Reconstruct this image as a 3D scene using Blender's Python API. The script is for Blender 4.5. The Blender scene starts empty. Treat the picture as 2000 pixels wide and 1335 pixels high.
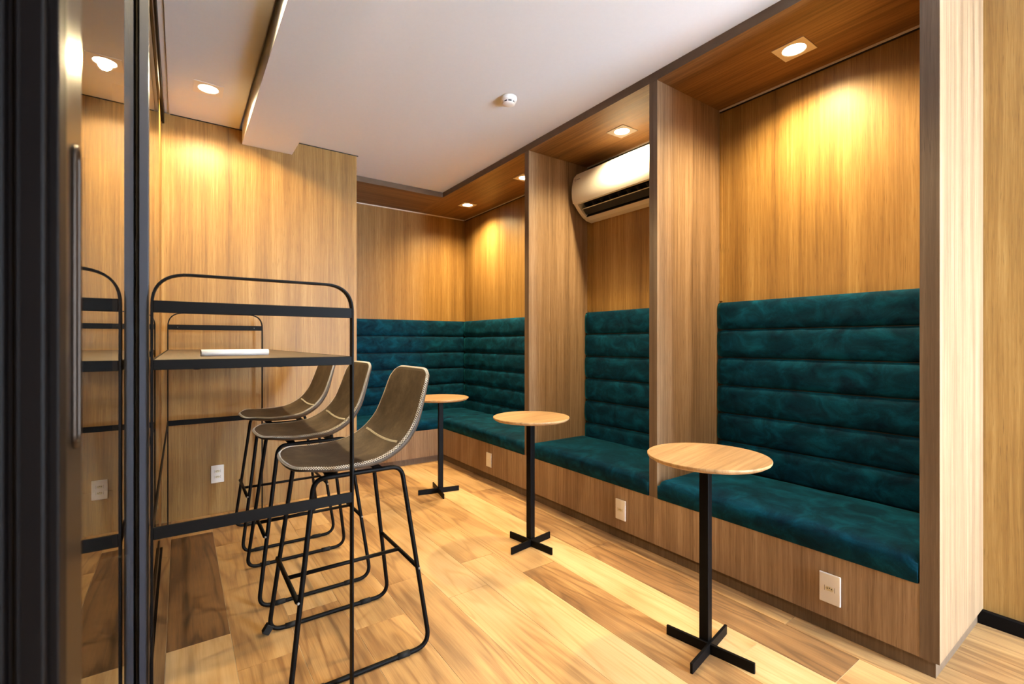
import bpy, bmesh, math, random
from mathutils import Vector, Matrix

random.seed(7)
scene = bpy.context.scene
COL = scene.collection
PI = math.pi

# ------------------------------------------------------------------ camera
cam_d = bpy.data.cameras.new('camera')
cam = bpy.data.objects.new('camera', cam_d)
COL.objects.link(cam)
YAW = math.atan2(649, 924)
cam.location = (0, 0, 1.15)
cam.rotation_euler = (PI / 2, 0, -YAW)
cam_d.sensor_width = 36
cam_d.sensor_fit = 'HORIZONTAL'
cam_d.lens = 36 * 924 / 2000
cam_d.shift_y = 0.00025
cam_d.clip_start = 0.02
cam_d.dof.use_dof = True
cam_d.dof.focus_distance = 2.3
cam_d.dof.aperture_fstop = 4.5
scene.camera = cam

# ------------------------------------------------------------------ view + daylight
scene.view_settings.view_transform = 'Standard'
scene.view_settings.look = 'None'
scene.view_settings.exposure = 0.18
scene.view_settings.gamma = 1.0
scene.view_settings.use_curve_mapping = False
cy = scene.cycles
cy.use_denoising = True
cy.max_bounces = 10
cy.diffuse_bounces = 5
cy.glossy_bounces = 4
cy.transmission_bounces = 8
cy.caustics_reflective = False
cy.caustics_refractive = False
cy.sample_clamp_indirect = 6.0
cy.blur_glossy = 0.5

DAY = 46.0             # sky seen through the opening behind the photographer
world = bpy.data.worlds.new('sky')
scene.world = world
world.use_nodes = True
bg = world.node_tree.nodes['Background']
bg.inputs[0].default_value = (0.66, 0.83, 1.0, 1)
bg.inputs[1].default_value = DAY

WARM = (1.0, 0.775, 0.42)
SPOT_W = 160.0         # lamps in the wooden soffit
CEIL_W = 88.0         # lamps in the white ceiling


def portal(name, x0, x1, z0, z1, y):
    d = bpy.data.lights.new(name, 'AREA')
    d.shape = 'RECTANGLE'
    d.size = x1 - x0
    d.size_y = z1 - z0
    d.cycles.is_portal = True
    o = bpy.data.objects.new(name, d)
    o.location = ((x0 + x1) / 2, y, (z0 + z1) / 2)
    o.rotation_euler = (PI / 2, 0, 0)
    COL.objects.link(o)
    o.rotation_euler = (PI / 2, 0, PI)
    return o


WIN = (1.75, 2.66, 0.02, 2.40, -1.70)
portal('daylight_portal', *WIN)

# ------------------------------------------------------------------ material helpers


def srgb(r, g, b):
    def f(c):
        c /= 255.0
        return c / 12.92 if c <= 0.04045 else ((c + 0.055) / 1.055) ** 2.4
    return (f(r), f(g), f(b), 1)


class NT:
    def __init__(self, name):
        self.m = bpy.data.materials.new(name)
        self.m.use_nodes = True
        self.t = self.m.node_tree
        self.b = self.t.nodes['Principled BSDF']

    def n(self, kind, **kw):
        nd = self.t.nodes.new(kind)
        for k, v in kw.items():
            if k.startswith('i_'):
                key = k[2:]
                key = int(key) if key.isdigit() else key.replace('_', ' ')
                nd.inputs[key].default_value = v
            else:
                setattr(nd, k, v)
        return nd

    def l(self, a, b):
        self.t.links.new(a, b)

    def math(self, op, a, b=None, c=None):
        nd = self.n('ShaderNodeMath', operation=op)
        for i, v in enumerate((a, b, c)):
            if v is None:
                continue
            if isinstance(v, (int, float)):
                nd.inputs[i].default_value = v
            else:
                self.l(v, nd.inputs[i])
        return nd.outputs[0]

    def noise(self, vec, detail=3, rough=0.55, dist=0.0):
        nd = self.n('ShaderNodeTexNoise')
        nd.inputs['Scale'].default_value = 1.0
        nd.inputs['Detail'].default_value = detail
        nd.inputs['Roughness'].default_value = rough
        nd.inputs['Distortion'].default_value = dist
        self.l(vec, nd.inputs['Vector'])
        return nd.outputs['Fac']

    def comb(self, x, y, z):
        nd = self.n('ShaderNodeCombineXYZ')
        for i, v in enumerate((x, y, z)):
            if isinstance(v, (int, float)):
                nd.inputs[i].default_value = v
            else:
                self.l(v, nd.inputs[i])
        return nd.outputs[0]

    def ramp(self, fac, stops):
        nd = self.n('ShaderNodeValToRGB')
        cr = nd.color_ramp
        while len(cr.elements) < len(stops):
            cr.elements.new(0.5)
        for e, (p, c) in zip(cr.elements, stops):
            e.position = p
            e.color = c
        self.l(fac, nd.inputs[0])
        return nd.outputs[0]

    def mix(self, fac, a, b, blend='MIX'):
        nd = self.n('ShaderNodeMix', data_type='RGBA', blend_type=blend)
        for idx, v in ((0, fac), (6, a), (7, b)):
            if isinstance(v, (int, float, tuple)):
                nd.inputs[idx].default_value = v
            else:
                self.l(v, nd.inputs[idx])
        return nd.outputs[2]

    def bump(self, h, strength, dist):
        nd = self.n('ShaderNodeBump')
        nd.inputs['Strength'].default_value = strength
        nd.inputs['Distance'].default_value = dist
        self.l(h, nd.inputs['Height'])
        self.l(nd.outputs[0], self.b.inputs['Normal'])


def plain(name, col, rough=0.5, metal=0.0, spec=None, bumpy=0.0, var=0.0, coat=0.0):
    t = NT(name)
    b = t.b
    b.inputs['Base Color'].default_value = col
    b.inputs['Roughness'].default_value = rough
    b.inputs['Metallic'].default_value = metal
    if spec is not None:
        b.inputs['Specular IOR Level'].default_value = spec
    if coat:
        b.inputs['Coat Weight'].default_value = coat
    tc = t.n('ShaderNodeTexCoord')
    mp = t.n('ShaderNodeMapping')
    t.l(tc.outputs['Object'], mp.inputs[0])
    mp.inputs['Scale'].default_value = (60, 60, 60)
    f = t.noise(mp.outputs[0], 4, 0.6)
    if var:
        c2 = tuple(min(1, c * (1 + var)) for c in col[:3]) + (1,)
        c1 = tuple(c * (1 - var) for c in col[:3]) + (1,)
        t.l(t.ramp(f, [(0.3, c1), (0.7, c2)]), b.inputs['Base Color'])
    if bumpy:
        t.bump(f, bumpy, 0.002)
    return t.m


def wood_panel(name, dark, mid, light, grain='Z', rough=0.5, band=5.0, contrast=1.0, object_space=False):
    """laminate with straight grain: broad bands, streaks and short dark pores"""
    t = NT(name)
    if object_space:
        src = t.n('ShaderNodeTexCoord').outputs['Object']
    else:
        src = t.n('ShaderNodeNewGeometry').outputs['Position']
    sep = t.n('ShaderNodeSeparateXYZ')
    t.l(src, sep.inputs[0])
    X, Y, Z = sep.outputs
    if grain == 'Z':
        across, along, third = t.math('ADD', X, Y), Z, 0.0
    elif grain == 'Y':
        across, along, third = X, Y, t.math('MULTIPLY', Z, 5.0)
    else:
        across, along, third = Y, X, t.math('MULTIPLY', Z, 5.0)
    wob = t.noise(t.comb(t.math('MULTIPLY', across, 6.0), t.math('MULTIPLY', along, 1.3), third), 2, 0.5)
    a2 = t.math('ADD', across, t.math('MULTIPLY', wob, 0.022))
    bandn = t.noise(t.comb(t.math('MULTIPLY', a2, band * 2.2), t.math('MULTIPLY', along, 0.25), third), 3, 0.65)
    st = t.noise(t.comb(t.math('MULTIPLY', a2, 85.0), t.math('MULTIPLY', along, 1.6), third), 4, 0.6)
    fine = t.noise(t.comb(t.math('MULTIPLY', a2, 420.0), t.math('MULTIPLY', along, 9.0), third), 3, 0.6)
    v = t.math('ADD', t.math('MULTIPLY', bandn, 0.62 * contrast), t.math('MULTIPLY', st, 0.5 * contrast))
    v = t.math('ADD', v, t.math('MULTIPLY', fine, 0.32 * contrast))
    v = t.math('SUBTRACT', v, 0.72 * contrast - 0.5)
    colr = t.ramp(v, [(0.22, dark), (0.5, mid), (0.78, light)])
    pores = t.noise(t.comb(t.math('MULTIPLY', a2, 210.0), t.math('MULTIPLY', along, 9.0), third), 3, 0.55)
    pm = t.ramp(pores, [(0.60, (0, 0, 0, 1)), (0.72, (1, 1, 1, 1))])
    colr = t.mix(t.math('MULTIPLY', pm, 0.55), colr, dark)
    t.l(colr, t.b.inputs['Base Color'])
    t.b.inputs['Roughness'].default_value = rough
    t.b.inputs['Specular IOR Level'].default_value = 0.35
    t.bump(fine, 0.12, 0.0015)
    return t.m


def floor_wood():
    t = NT('wood_look_plank')
    tc = t.n('ShaderNodeTexCoord')
    sep = t.n('ShaderNodeSeparateXYZ')
    t.l(tc.outputs['Object'], sep.inputs[0])
    X, Y = sep.outputs[0], sep.outputs[1]
    at = t.n('ShaderNodeAttribute', attribute_type='OBJECT', attribute_name='tone')
    sd = t.n('ShaderNodeAttribute', attribute_type='OBJECT', attribute_name='seed')
    tone, seed = at.outputs['Fac'], sd.outputs['Fac']
    # cathedral figure: contour lines of a stretched noise
    fig = t.noise(t.comb(t.math('MULTIPLY', X, 7.0), t.math('MULTIPLY', Y, 0.85), seed), 2, 0.45, 0.6)
    ring = t.math('SINE', t.math('MULTIPLY', fig, 44.0))
    ring = t.math('MULTIPLY_ADD', ring, 0.5, 0.5)
    ring = t.math('POWER', ring, 3.0)
    st = t.noise(t.comb(t.math('MULTIPLY', X, 95.0), t.math('MULTIPLY', Y, 2.2), seed), 4, 0.6)
    fine = t.noise(t.comb(t.math('MULTIPLY', X, 330.0), t.math('MULTIPLY', Y, 8.0), seed), 3, 0.6)
    cloud = t.noise(t.comb(t.math('MULTIPLY', X, 5.0), t.math('MULTIPLY', Y, 1.6), t.math('ADD', seed, 31.0)), 3, 0.55)
    v = t.math('ADD', t.math('MULTIPLY', st, 0.30), t.math('MULTIPLY', fine, 0.20))
    v = t.math('ADD', v, t.math('MULTIPLY', cloud, 0.60))
    v = t.math('SUBTRACT', v, t.math('MULTIPLY', ring, 0.13))
    v = t.math('ADD', v, t.math('MULTIPLY', t.math('SUBTRACT', tone, 0.5), 0.72))
    colr = t.ramp(v, [(0.06, srgb(92, 66, 44)), (0.34, srgb(150, 110, 70)),
                      (0.56, srgb(196, 154, 102)), (0.85, srgb(222, 186, 136))])
    t.l(colr, t.b.inputs['Base Color'])
    t.l(t.math('MULTIPLY_ADD', st, 0.18, 0.30), t.b.inputs['Roughness'])
    t.b.inputs['Specular IOR Level'].default_value = 0.45
    t.bump(fine, 0.10, 0.001)
    return t.m


def velvet():
    t = NT('teal_velvet')
    tc = t.n('ShaderNodeNewGeometry').outputs['Position']
    mp = t.n('ShaderNodeMapping')
    t.l(tc, mp.inputs[0])
    mp.inputs['Scale'].default_value = (9, 9, 13)
    n1 = t.noise(mp.outputs[0], 4, 0.62, 0.7)
    mp2 = t.n('ShaderNodeMapping')
    t.l(tc, mp2.inputs[0])
    mp2.inputs['Scale'].default_value = (420, 420, 420)
    n2 = t.noise(mp2.outputs[0], 2, 0.5)
    v = t.math('ADD', t.math('MULTIPLY', n1, 0.8), t.math('MULTIPLY', n2, 0.2))
    colr = t.ramp(v, [(0.32, (0.0005, 0.009, 0.020, 1)), (0.50, (0.0009, 0.027, 0.052, 1)), (0.70, (0.002, 0.066, 0.118, 1))])
    t.l(colr, t.b.inputs['Base Color'])
    t.b.inputs['Roughness'].default_value = 0.8
    t.b.inputs['Specular IOR Level'].default_value = 0.08
    t.b.inputs['Sheen Weight'].default_value = 0.30
    t.b.inputs['Sheen Roughness'].default_value = 0.30
    t.b.inputs['Sheen Tint'].default_value = (0.04, 0.55, 0.68, 1)
    t.bump(v, 0.35, 0.004)
    return t.m


def leather():
    t = NT('worn_leather')
    tc = t.n('ShaderNodeTexCoord').outputs['Object']
    mp = t.n('ShaderNodeMapping')
    t.l(tc, mp.inputs[0])
    mp.inputs['Scale'].default_value = (11, 11, 11)
    n1 = t.noise(mp.outputs[0], 6, 0.7)
    mp2 = t.n('ShaderNodeMapping')
    t.l(tc, mp2.inputs[0])
    mp2.inputs['Scale'].default_value = (260, 260, 260)
    n2 = t.noise(mp2.outputs[0], 3, 0.6)
    v = t.math('ADD', t.math('MULTIPLY', n1, 0.8), t.math('MULTIPLY', n2, 0.2))
    t.l(t.ramp(v, [(0.3, srgb(44, 37, 31)), (0.50, srgb(70, 59, 49)), (0.70, srgb(98, 84, 70))]), t.b.inputs['Base Color'])
    t.b.inputs['Roughness'].default_value = 0.55
    t.b.inputs['Specular IOR Level'].default_value = 0.3
    t.bump(v, 0.18, 0.003)
    return t.m


def emis(name, col, strength):
    t = NT(name)
    t.b.inputs['Base Color'].default_value = (0.9, 0.9, 0.9, 1)
    t.b.inputs['Emission Color'].default_value = col + (1,)
    t.b.inputs['Emission Strength'].default_value = strength
    return t.m


def glass_mat():
    t = NT('clear_glass')
    t.b.inputs['Base Color'].default_value = (0.93, 0.97, 0.95, 1)
    t.b.inputs['Roughness'].default_value = 0.0
    t.b.inputs['IOR'].default_value = 1.52
    t.b.inputs['Transmission Weight'].default_value = 1.0
    return t.m


M = {}
M['wall'] = wood_panel('oak_laminate_wall', srgb(98, 68, 32), srgb(150, 111, 57), srgb(188, 151, 90), 'Z', 0.45, 5.0, 0.95)
M['join'] = wood_panel('walnut_laminate_joinery', srgb(92, 69, 48), srgb(145, 116, 87), srgb(180, 151, 121), 'Z', 0.5, 7.0, 1.1)
M['soffit'] = wood_panel('walnut_laminate_soffit', srgb(86, 58, 32), srgb(128, 91, 54), srgb(158, 118, 74), 'Y', 0.45, 6.0, 1.3)
M['soffit_x'] = wood_panel('walnut_laminate_soffit_back', srgb(86, 58, 32), srgb(128, 91, 54), srgb(158, 118, 74), 'X', 0.45, 6.0, 1.3)
M['edge'] = wood_panel('walnut_edge_band', srgb(78, 62, 48), srgb(104, 84, 66), srgb(126, 106, 86), 'Z', 0.5, 12.0)
M['edge_y'] = wood_panel('walnut_edge_band_long', srgb(78, 62, 48), srgb(104, 84, 66), srgb(126, 106, 86), 'Y', 0.5, 12.0)
M['edge_x'] = wood_panel('walnut_edge_band_short', srgb(78, 62, 48), srgb(104, 84, 66), srgb(126, 106, 86), 'X', 0.5, 12.0)
M['tabletop'] = wood_panel('pale_oak_tabletop', srgb(126, 94, 60), srgb(168, 131, 90), srgb(192, 158, 116), 'X', 0.4, 8.0, 1.2, True)
M['desktop'] = wood_panel('brown_oak_desktop', srgb(54, 42, 33), srgb(82, 66, 52), srgb(104, 86, 70), 'Y', 0.55, 8.0, 0.8)
M['floor'] = floor_wood()
M['grout'] = plain('pale_grout', srgb(214, 194, 164), 0.8, var=0.05)
M['paint'] = plain('white_ceiling_paint', srgb(228, 227, 229), 0.9, spec=0.1, bumpy=0.05, var=0.01)
M['velvet'] = velvet()
M['leather'] = leather()
M['thread'] = plain('cream_thread', srgb(232, 224, 208), 0.8)
M['black'] = plain('black_powder_coat', srgb(11, 9, 9), 0.5, spec=0.10, bumpy=0.05, var=0.08)
M['black2'] = plain('black_rubber', srgb(20, 19, 19), 0.7, spec=0.3)
M['alu'] = plain('dark_bronze_aluminium', srgb(58, 49, 43), 0.3, metal=0.85, bumpy=0.03, var=0.05)
M['alu_dark'] = plain('black_aluminium', srgb(15, 11, 11), 0.5, spec=0.12, bumpy=0.03)
M['alu_daylit'] = plain('daylit_aluminium', srgb(50, 52, 61), 0.45, metal=0.2, bumpy=0.03)  # blue-grey of the daylight put into the colour of the stile faces
M['brush'] = plain('brush_seal', srgb(52, 46, 42), 0.9, var=0.3)
M['white'] = plain('white_plastic', srgb(238, 234, 228), 0.3, spec=0.5)
M['white_satin'] = plain('white_satin_metal', srgb(232, 224, 214), 0.45)
M['grey'] = plain('grey_mark', srgb(140, 132, 126), 0.6)
M['dark'] = plain('dark_cavity', srgb(14, 14, 15), 0.6)
M['steel'] = plain('bright_steel', srgb(190, 188, 186), 0.25, metal=1.0)
M['louver'] = plain('smoked_louver', srgb(60, 62, 66), 0.3)
M['socket'] = plain('ivory_socket', srgb(222, 212, 182), 0.35)
M['paper'] = plain('white_paper', srgb(238, 236, 234), 0.8, spec=0.1)
M['light_block'] = plain('light_block_grey', srgb(58, 54, 52), 0.9, var=0.05)  # for the unseen surfaces added beyond the glass to block sky light
M['lens'] = emis('lamp_lens', (1.0, 0.86, 0.66), 14.0)
M['glass'] = glass_mat()

# ------------------------------------------------------------------ mesh helpers


class MB:
    def __init__(self):
        self.bm = bmesh.new()

    def box(self, x0, x1, y0, y1, z0, z1, bev=0.0, seg=2):
        bm = self.bm
        vs = [bm.verts.new((x, y, z)) for x in (x0, x1) for y in (y0, y1) for z in (z0, z1)]
        q = [(0, 1, 3, 2), (4, 6, 7, 5), (0, 4, 5, 1), (2, 3, 7, 6), (0, 2, 6, 4), (1, 5, 7, 3)]
        fs = [bm.faces.new([vs[i] for i in f]) for f in q]
        if bev > 0:
            es = list({e for f in fs for e in f.edges})
            bmesh.ops.bevel(bm, geom=es, offset=bev, segments=seg, affect='EDGES', profile=0.5)
        return self

    def prism(self, poly, axis, a0, a1):
        """extrude a 2-D polygon; axis 'Y': poly=(x,z); 'Z': (x,y); 'X': (y,z)"""
        def P(p, a):
            return {'Y': (p[0], a, p[1]), 'Z': (p[0], p[1], a), 'X': (a, p[0], p[1])}[axis]
        bm = self.bm
        A = [bm.verts.new(P(p, a0)) for p in poly]
        B = [bm.verts.new(P(p, a1)) for p in poly]
        n = len(poly)
        fs = [bm.faces.new(A), bm.faces.new(B[::-1])]
        for i in range(n):
            j = (i + 1) % n
            fs.append(bm.faces.new((A[j], A[i], B[i], B[j])))
        bmesh.ops.recalc_face_normals(bm, faces=fs)
        return self

    def tube(self, pts, r, n=10, closed=False, sect=None, up=None, caps=True):
        pts = [Vector(p) for p in pts]
        if sect is None:
            sect = [(r * math.cos(2 * PI * i / n), r * math.sin(2 * PI * i / n)) for i in range(n)]
        n = len(sect)
        m = len(pts)
        tans = []
        for i in range(m):
            a = pts[(i - 1) % m] if (closed or i > 0) else pts[0]
            b = pts[(i + 1) % m] if (closed or i < m - 1) else pts[-1]
            tans.append((b - a).normalized())
        t0 = tans[0]
        if up is None:
            up = Vector((0, 0, 1)) if abs(t0.z) < 0.9 else Vector((1, 0, 0))
        nrm = (Vector(up) - t0 * t0.dot(Vector(up))).normalized()
        rings = []
        for i in range(m):
            if i:
                nrm = tans[i - 1].rotation_difference(tans[i]) @ nrm
                nrm = (nrm - tans[i] * nrm.dot(tans[i])).normalized()
            bn = tans[i].cross(nrm)
            rings.append([self.bm.verts.new(pts[i] + nrm * u + bn * v) for u, v in sect])
        fs = []
        for i in range(m if closed else m - 1):
            A, B = rings[i], rings[(i + 1) % m]
            for k in range(n):
                fs.append(self.bm.faces.new((A[k], A[(k + 1) % n], B[(k + 1) % n], B[k])))
        if not closed and caps:
            fs.append(self.bm.faces.new(rings[0][::-1]))
            fs.append(self.bm.faces.new(rings[-1]))
        bmesh.ops.recalc_face_normals(self.bm, faces=fs)
        return self

    def lathe(self, prof, c=(0, 0, 0), n=48):
        """prof: list of (r, z); closed at r==0 ends"""
        rings = []
        for r, z in prof:
            if r < 1e-6:
                rings.append([self.bm.verts.new((c[0], c[1], c[2] + z))])
            else:
                rings.append([self.bm.verts.new((c[0] + r * math.cos(2 * PI * i / n), c[1] + r * math.sin(2 * PI * i / n), c[2] + z)) for i in range(n)])
        fs = []
        for A, B in zip(rings, rings[1:]):
            for i in range(n):
                j = (i + 1) % n
                if len(A) == 1 and len(B) > 1:
                    fs.append(self.bm.faces.new((A[0], B[i], B[j])))
                elif len(B) == 1 and len(A) > 1:
                    fs.append(self.bm.faces.new((A[i], A[j], B[0])))
                elif len(A) > 1:
                    fs.append(self.bm.faces.new((A[i], A[j], B[j], B[i])))
        bmesh.ops.recalc_face_normals(self.bm, faces=fs)
        return self

    def xf(self, mat):
        bmesh.ops.transform(self.bm, matrix=mat, verts=self.bm.verts)
        return self

    def build(self, name, mat, parent=None, smooth=False, loc=None):
        me = bpy.data.meshes.new(name)
        if smooth:
            for f in self.bm.faces:
                f.smooth = True
        self.bm.to_mesh(me)
        self.bm.free()
        me.materials.append(mat if not isinstance(mat, str) else M[mat])
        o = bpy.data.objects.new(name, me)
        COL.objects.link(o)
        if parent is not None:
            o.parent = parent
        if loc is not None:
            o.location = loc
        return o


def auto_smooth(o, ang=35):
    me = o.data
    for p in me.polygons:
        p.use_smooth = True
    bm = bmesh.new()
    bm.from_mesh(me)
    for e in bm.edges:
        if len(e.link_faces) == 2 and e.calc_face_angle(0) > math.radians(ang):
            e.smooth = False
    bm.to_mesh(me)
    bm.free()
    return o


def empty(name, loc=(0, 0, 0), rz=0.0):
    o = bpy.data.objects.new(name, None)
    o.empty_display_size = 0.1
    COL.objects.link(o)
    o.location = loc
    o.rotation_euler = (0, 0, rz)
    return o


def tag(o, label=None, cat=None, group=None, kind=None):
    if label:
        o['label'] = label
    if cat:
        o['category'] = cat
    if group:
        o['group'] = group
    if kind:
        o['kind'] = kind
    return o


def struct(o, label=None):
    o['kind'] = 'structure'
    if label:
        o['label'] = label
    return o


def copy_tree(o, parent=None):
    c = o.copy()
    COL.objects.link(c)
    if parent is not None:
        c.parent = parent
    for ch in list(o.children):
        copy_tree(ch, c)
    return c


def fillet(pts, rad, seg=6):
    """round the corners of an open 3-D polyline"""
    pts = [Vector(p) for p in pts]
    out = [pts[0]]
    for i in range(1, len(pts) - 1):
        r = rad[i] if isinstance(rad, (list, tuple)) else rad
        p, a, b = pts[i], pts[i - 1], pts[i + 1]
        u, w = (a - p).normalized(), (b - p).normalized()
        ang = u.angle(w)
        d = min(r / math.tan(ang / 2), 0.49 * (a - p).length, 0.49 * (b - p).length)
        s, e = p + u * d, p + w * d
        for k in range(seg + 1):
            q = k / seg
            out.append(s * (1 - q) ** 2 + p * 2 * q * (1 - q) + e * q ** 2)
    out.append(pts[-1])
    return out


# ------------------------------------------------------------------ room dimensions
XW = 2.70      # right wall
XF = 2.10      # front plane of the bench joinery
YB = 3.735     # panelled pier on the back wall
YA = 4.80      # back wall of the corner alcove
YF = 4.165     # front plane of the back bench
XP = 1.135     # pier's free edge
HC = 2.609     # ceiling
HS = 2.56      # underside of the soffit
Y0 = -1.70     # wall behind the photographer

# ---- floor
fl = struct(MB().box(-1.45, 2.9, Y0 - 0.25, 4.95, -0.12, -0.0013).build('floor', 'grout'), 'wood look plank floor with pale joints')
PW, PL, G = 0.2063, 1.23, 0.0022
cache = {}
for i in range(-1, 14):
    x0 = -0.042 + PW * i
    off = 0.94 if i % 2 == 0 else 0.68
    if i in (1, 3, 7, 5):
        off = 0.675
    for k in range(-2, 4):
        y0, y1 = off + PL * (k - 0), off + PL * (k + 1)
        if k == -2:
            y0 = max(y0, Y0)
        y0, y1 = max(y0, Y0), min(y1, 4.79)
        if y1 - y0 < 0.03:
            continue
        xa, xb = max(x0, -0.20), min(x0 + PW, XW)
        if xb - xa < 0.02 or (xa > XF + 0.12 and y0 > 0.55) or y0 > YF + 0.1:
            continue
        key = (round(xb - xa, 4), round(y1 - y0, 4))
        if key not in cache:
            w, h = (xb - xa) / 2 - G / 2, (y1 - y0) / 2 - G / 2
            mb = MB()
            mb.box(-w, w, -h, h, -0.0013, 0.0)
            o = mb.build('plank', 'floor', fl)
            cache[key] = o.data
        else:
            o = bpy.data.objects.new('plank', cache[key])
            COL.objects.link(o)
            o.parent = fl
        o.location = ((xa + xb) / 2, (y0 + y1) / 2, 0)
        rnd = random.random()
        o['tone'] = 0.36 + 0.46 * rnd
        o['seed'] = random.random() * 60
        if i == 0 and k == 1:
            o['tone'] = 0.02          # the dark plank beside the sliding door
        elif i == 0:
            o['tone'] = 0.72
        elif i == 7 and k == 0:
            o['tone'] = 0.30
        elif i == 8:
            o['tone'] = 0.74
        elif i == 9 and k == 0:
            o['tone'] = 0.22
        elif i == 10:
            o['tone'] = 0.34
        elif i == 7 and k == 1:
            o['tone'] = 0.62

# ---- walls
wr = struct(MB().box(XW, XW + 0.15, Y0, YA + 0.15, 0, HC + 0.1).build('wall_right', 'wall'), 'oak laminate panelled wall')
wb = struct(MB().box(-0.095, XP, YB, YA + 0.15, 0, HC).build('wall_back', 'wall'), 'oak laminate panelled pier behind the bar desk')
wa = struct(MB().box(XP, XW, YA, YA + 0.15, 0, HC + 0.1).build('wall_alcove', 'wall'), 'oak laminate wall of the corner alcove')
wl = struct(MB().box(-0.30, -0.0955, 3.30, YA + 0.15, 0, 2.534).build('wall_left', 'wall'), 'oak laminate return beside the sliding door')
# wall behind the photographer with a wide glazed opening
x0, x1, z0, z1, yw = WIN
mb = MB()
mb.box(-1.45, x0, Y0 - 0.2, Y0, 0, HC)
mb.box(x1, 2.85, Y0 - 0.2, Y0, 0, HC)
mb.box(x0, x1, Y0 - 0.2, Y0, z1, HC)
wf = struct(mb.build('wall_front', 'paint'), 'white wall with wide opening to daylight')
struct(MB().box(-1.45, -1.30, Y0, 4.95, 0, HC).build('light_block_wall', 'light_block'))  # unseen wall, added to block sky light behind the glass
struct(MB().box(-1.30, -0.30, YA, YA + 0.15, 0, HC).build('light_block_end', 'light_block'))  # unseen end wall, added to shut out the sky
# baseboard
bb = MB()
bb.box(XW - 0.022, XW, Y0, 0.49, 0.0, 0.056, 0.002, 1)
struct(bb.build('baseboard_right', 'black'), 'low black baseboard')
# dark strip standing in for the shade of a gap above the pier
sg = MB()
sg.box(-0.05, XP + 0.010, YB - 0.008, YB - 0.0005, HC - 0.004, HC - 0.0005)
struct(sg.build('gap_shade_strip', 'dark'), 'dark strip standing in for a shadow gap along the ceiling')

# ---- ceiling: main slab right of the beam, lowered strip to the left, dropped beam between
ce = MB()
ce.box(0.67, XW + 0.15, Y0 - 0.2, YA + 0.15, HC, HC + 0.1)
cl = struct(ce.build('ceiling', 'paint'), 'flat white painted ceiling')
MB().box(-0.056, 0.333, Y0, YB - 0.002, HC, HC + 0.05).build('ceiling_strip', 'paint', cl)
MB().box(0.351, 0.668, Y0, YB - 0.002, 2.512, HC + 0.05).build('beam', 'paint', cl)
MB().box(-1.45, 0.668, Y0 - 0.2, YA + 0.15, HC + 0.06, HC + 0.1).build('upper_slab', 'paint', cl)
MB().box(-0.20, -0.0565, Y0, 3.734, HC + 0.006, HC + 0.055).build('edge_recess', 'paint', cl)
MB().box(-1.45, -0.20, Y0, YA + 0.15, 2.55, HC + 0.055).build('light_block_cover', 'light_block', cl)  # unseen cover, added to keep sky light out beyond the doors

# ------------------------------------------------------------------ sliding glass doors (left)
hd = MB()
hd.box(-0.135, -0.080, Y0, 3.732, 2.550, HC + 0.0055)
o = struct(hd.build('trim_2', 'alu_dark'), 'dark bronze head track of the sliding doors')
for xa, xb in ((-0.135, -0.125), (-0.108, -0.100), (-0.088, -0.080)):
    MB().box(xa, xb, Y0, 3.72, 2.535, 2.5498).build('track_lip', 'alu_dark', o)
ft = struct(MB().box(-0.135, -0.112, 0.6, 3.29, 0.0, 0.006).build('trim_3', 'alu_dark'), 'dark floor track of the sliding doors')
MB().box(-0.098, -0.078, 0.6, 3.29, 0.0, 0.005).build('track_rail', 'alu_dark', ft)

# front leaf with the recessed pull
d1 = struct(empty('door_1', (-0.09, 0.58, 0)), 'sliding glass door leaf with dark frame and pull handle')


def rel(o, root):
    o.matrix_parent_inverse = root.matrix_world.inverted()
    return o


def part(mb, name, mat, root, smooth=False):
    """build in world coordinates, then hang on root"""
    mb.bm.transform(Matrix.Translation(-Vector(root.location)))
    return mb.build(name, mat, root, smooth)


part(MB().box(-0.108, -0.0795, 0.537, 0.631, 0.012, 2.53, 0.003), 'stile', 'alu', d1)
# far stile of the leaf: brush groove against the glass and an interlocking fin
part(MB().box(-0.110, -0.0978, 1.56, 1.615, 0.012, 2.53, 0.001), 'stile', 'alu', d1)
part(MB().box(-0.0918, -0.0865, 1.580, 1.615, 0.012, 2.53), 'brush_seal', 'brush', d1)
part(MB().box(-0.0865, -0.0672, 1.566, 1.615, 0.012, 2.53, 0.001), 'interlock', 'alu_daylit', d1)
part(MB().box(-0.104, -0.0925, 0.631, 1.56, 0.012, 0.030), 'bottom_rail', 'alu', d1)
part(MB().box(-0.104, -0.0945, 0.631, 1.56, 2.50, 2.53), 'top_rail', 'alu', d1)
part(MB().box(-0.0975, -0.092, 0.632, 1.612, 0.031, 2.499), 'pane', 'glass', d1)
# pull: rounded oblong rim with a dark recess
hr = []
yc, zc, ry, hz = 0.590, 1.192, 0.0120, 0.138
for k in range(12):
    a = PI * k / 11
    hr.append((-0.0785, yc + ry * math.cos(a), zc + hz - ry + ry * math.sin(a)))
for k in range(12):
    a = PI + PI * k / 11
    hr.append((-0.0785, yc + ry * math.cos(a), zc - hz + ry + ry * math.sin(a)))
hm = part(MB().tube(hr, 0.0026, 8, closed=True, up=(1, 0, 0)), 'handle', 'alu', d1, True)
poly = [(p[1], p[2]) for p in hr]
hc = MB().prism([(yc + (y - yc) * 0.86, zc + (z - zc) * 0.985) for y, z in poly], 'X', -0.0797, -0.0788)
hc.bm.transform(Matrix.Translation(-Vector(d1.location)))
hc.build('handle_recess', 'dark', hm)

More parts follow.
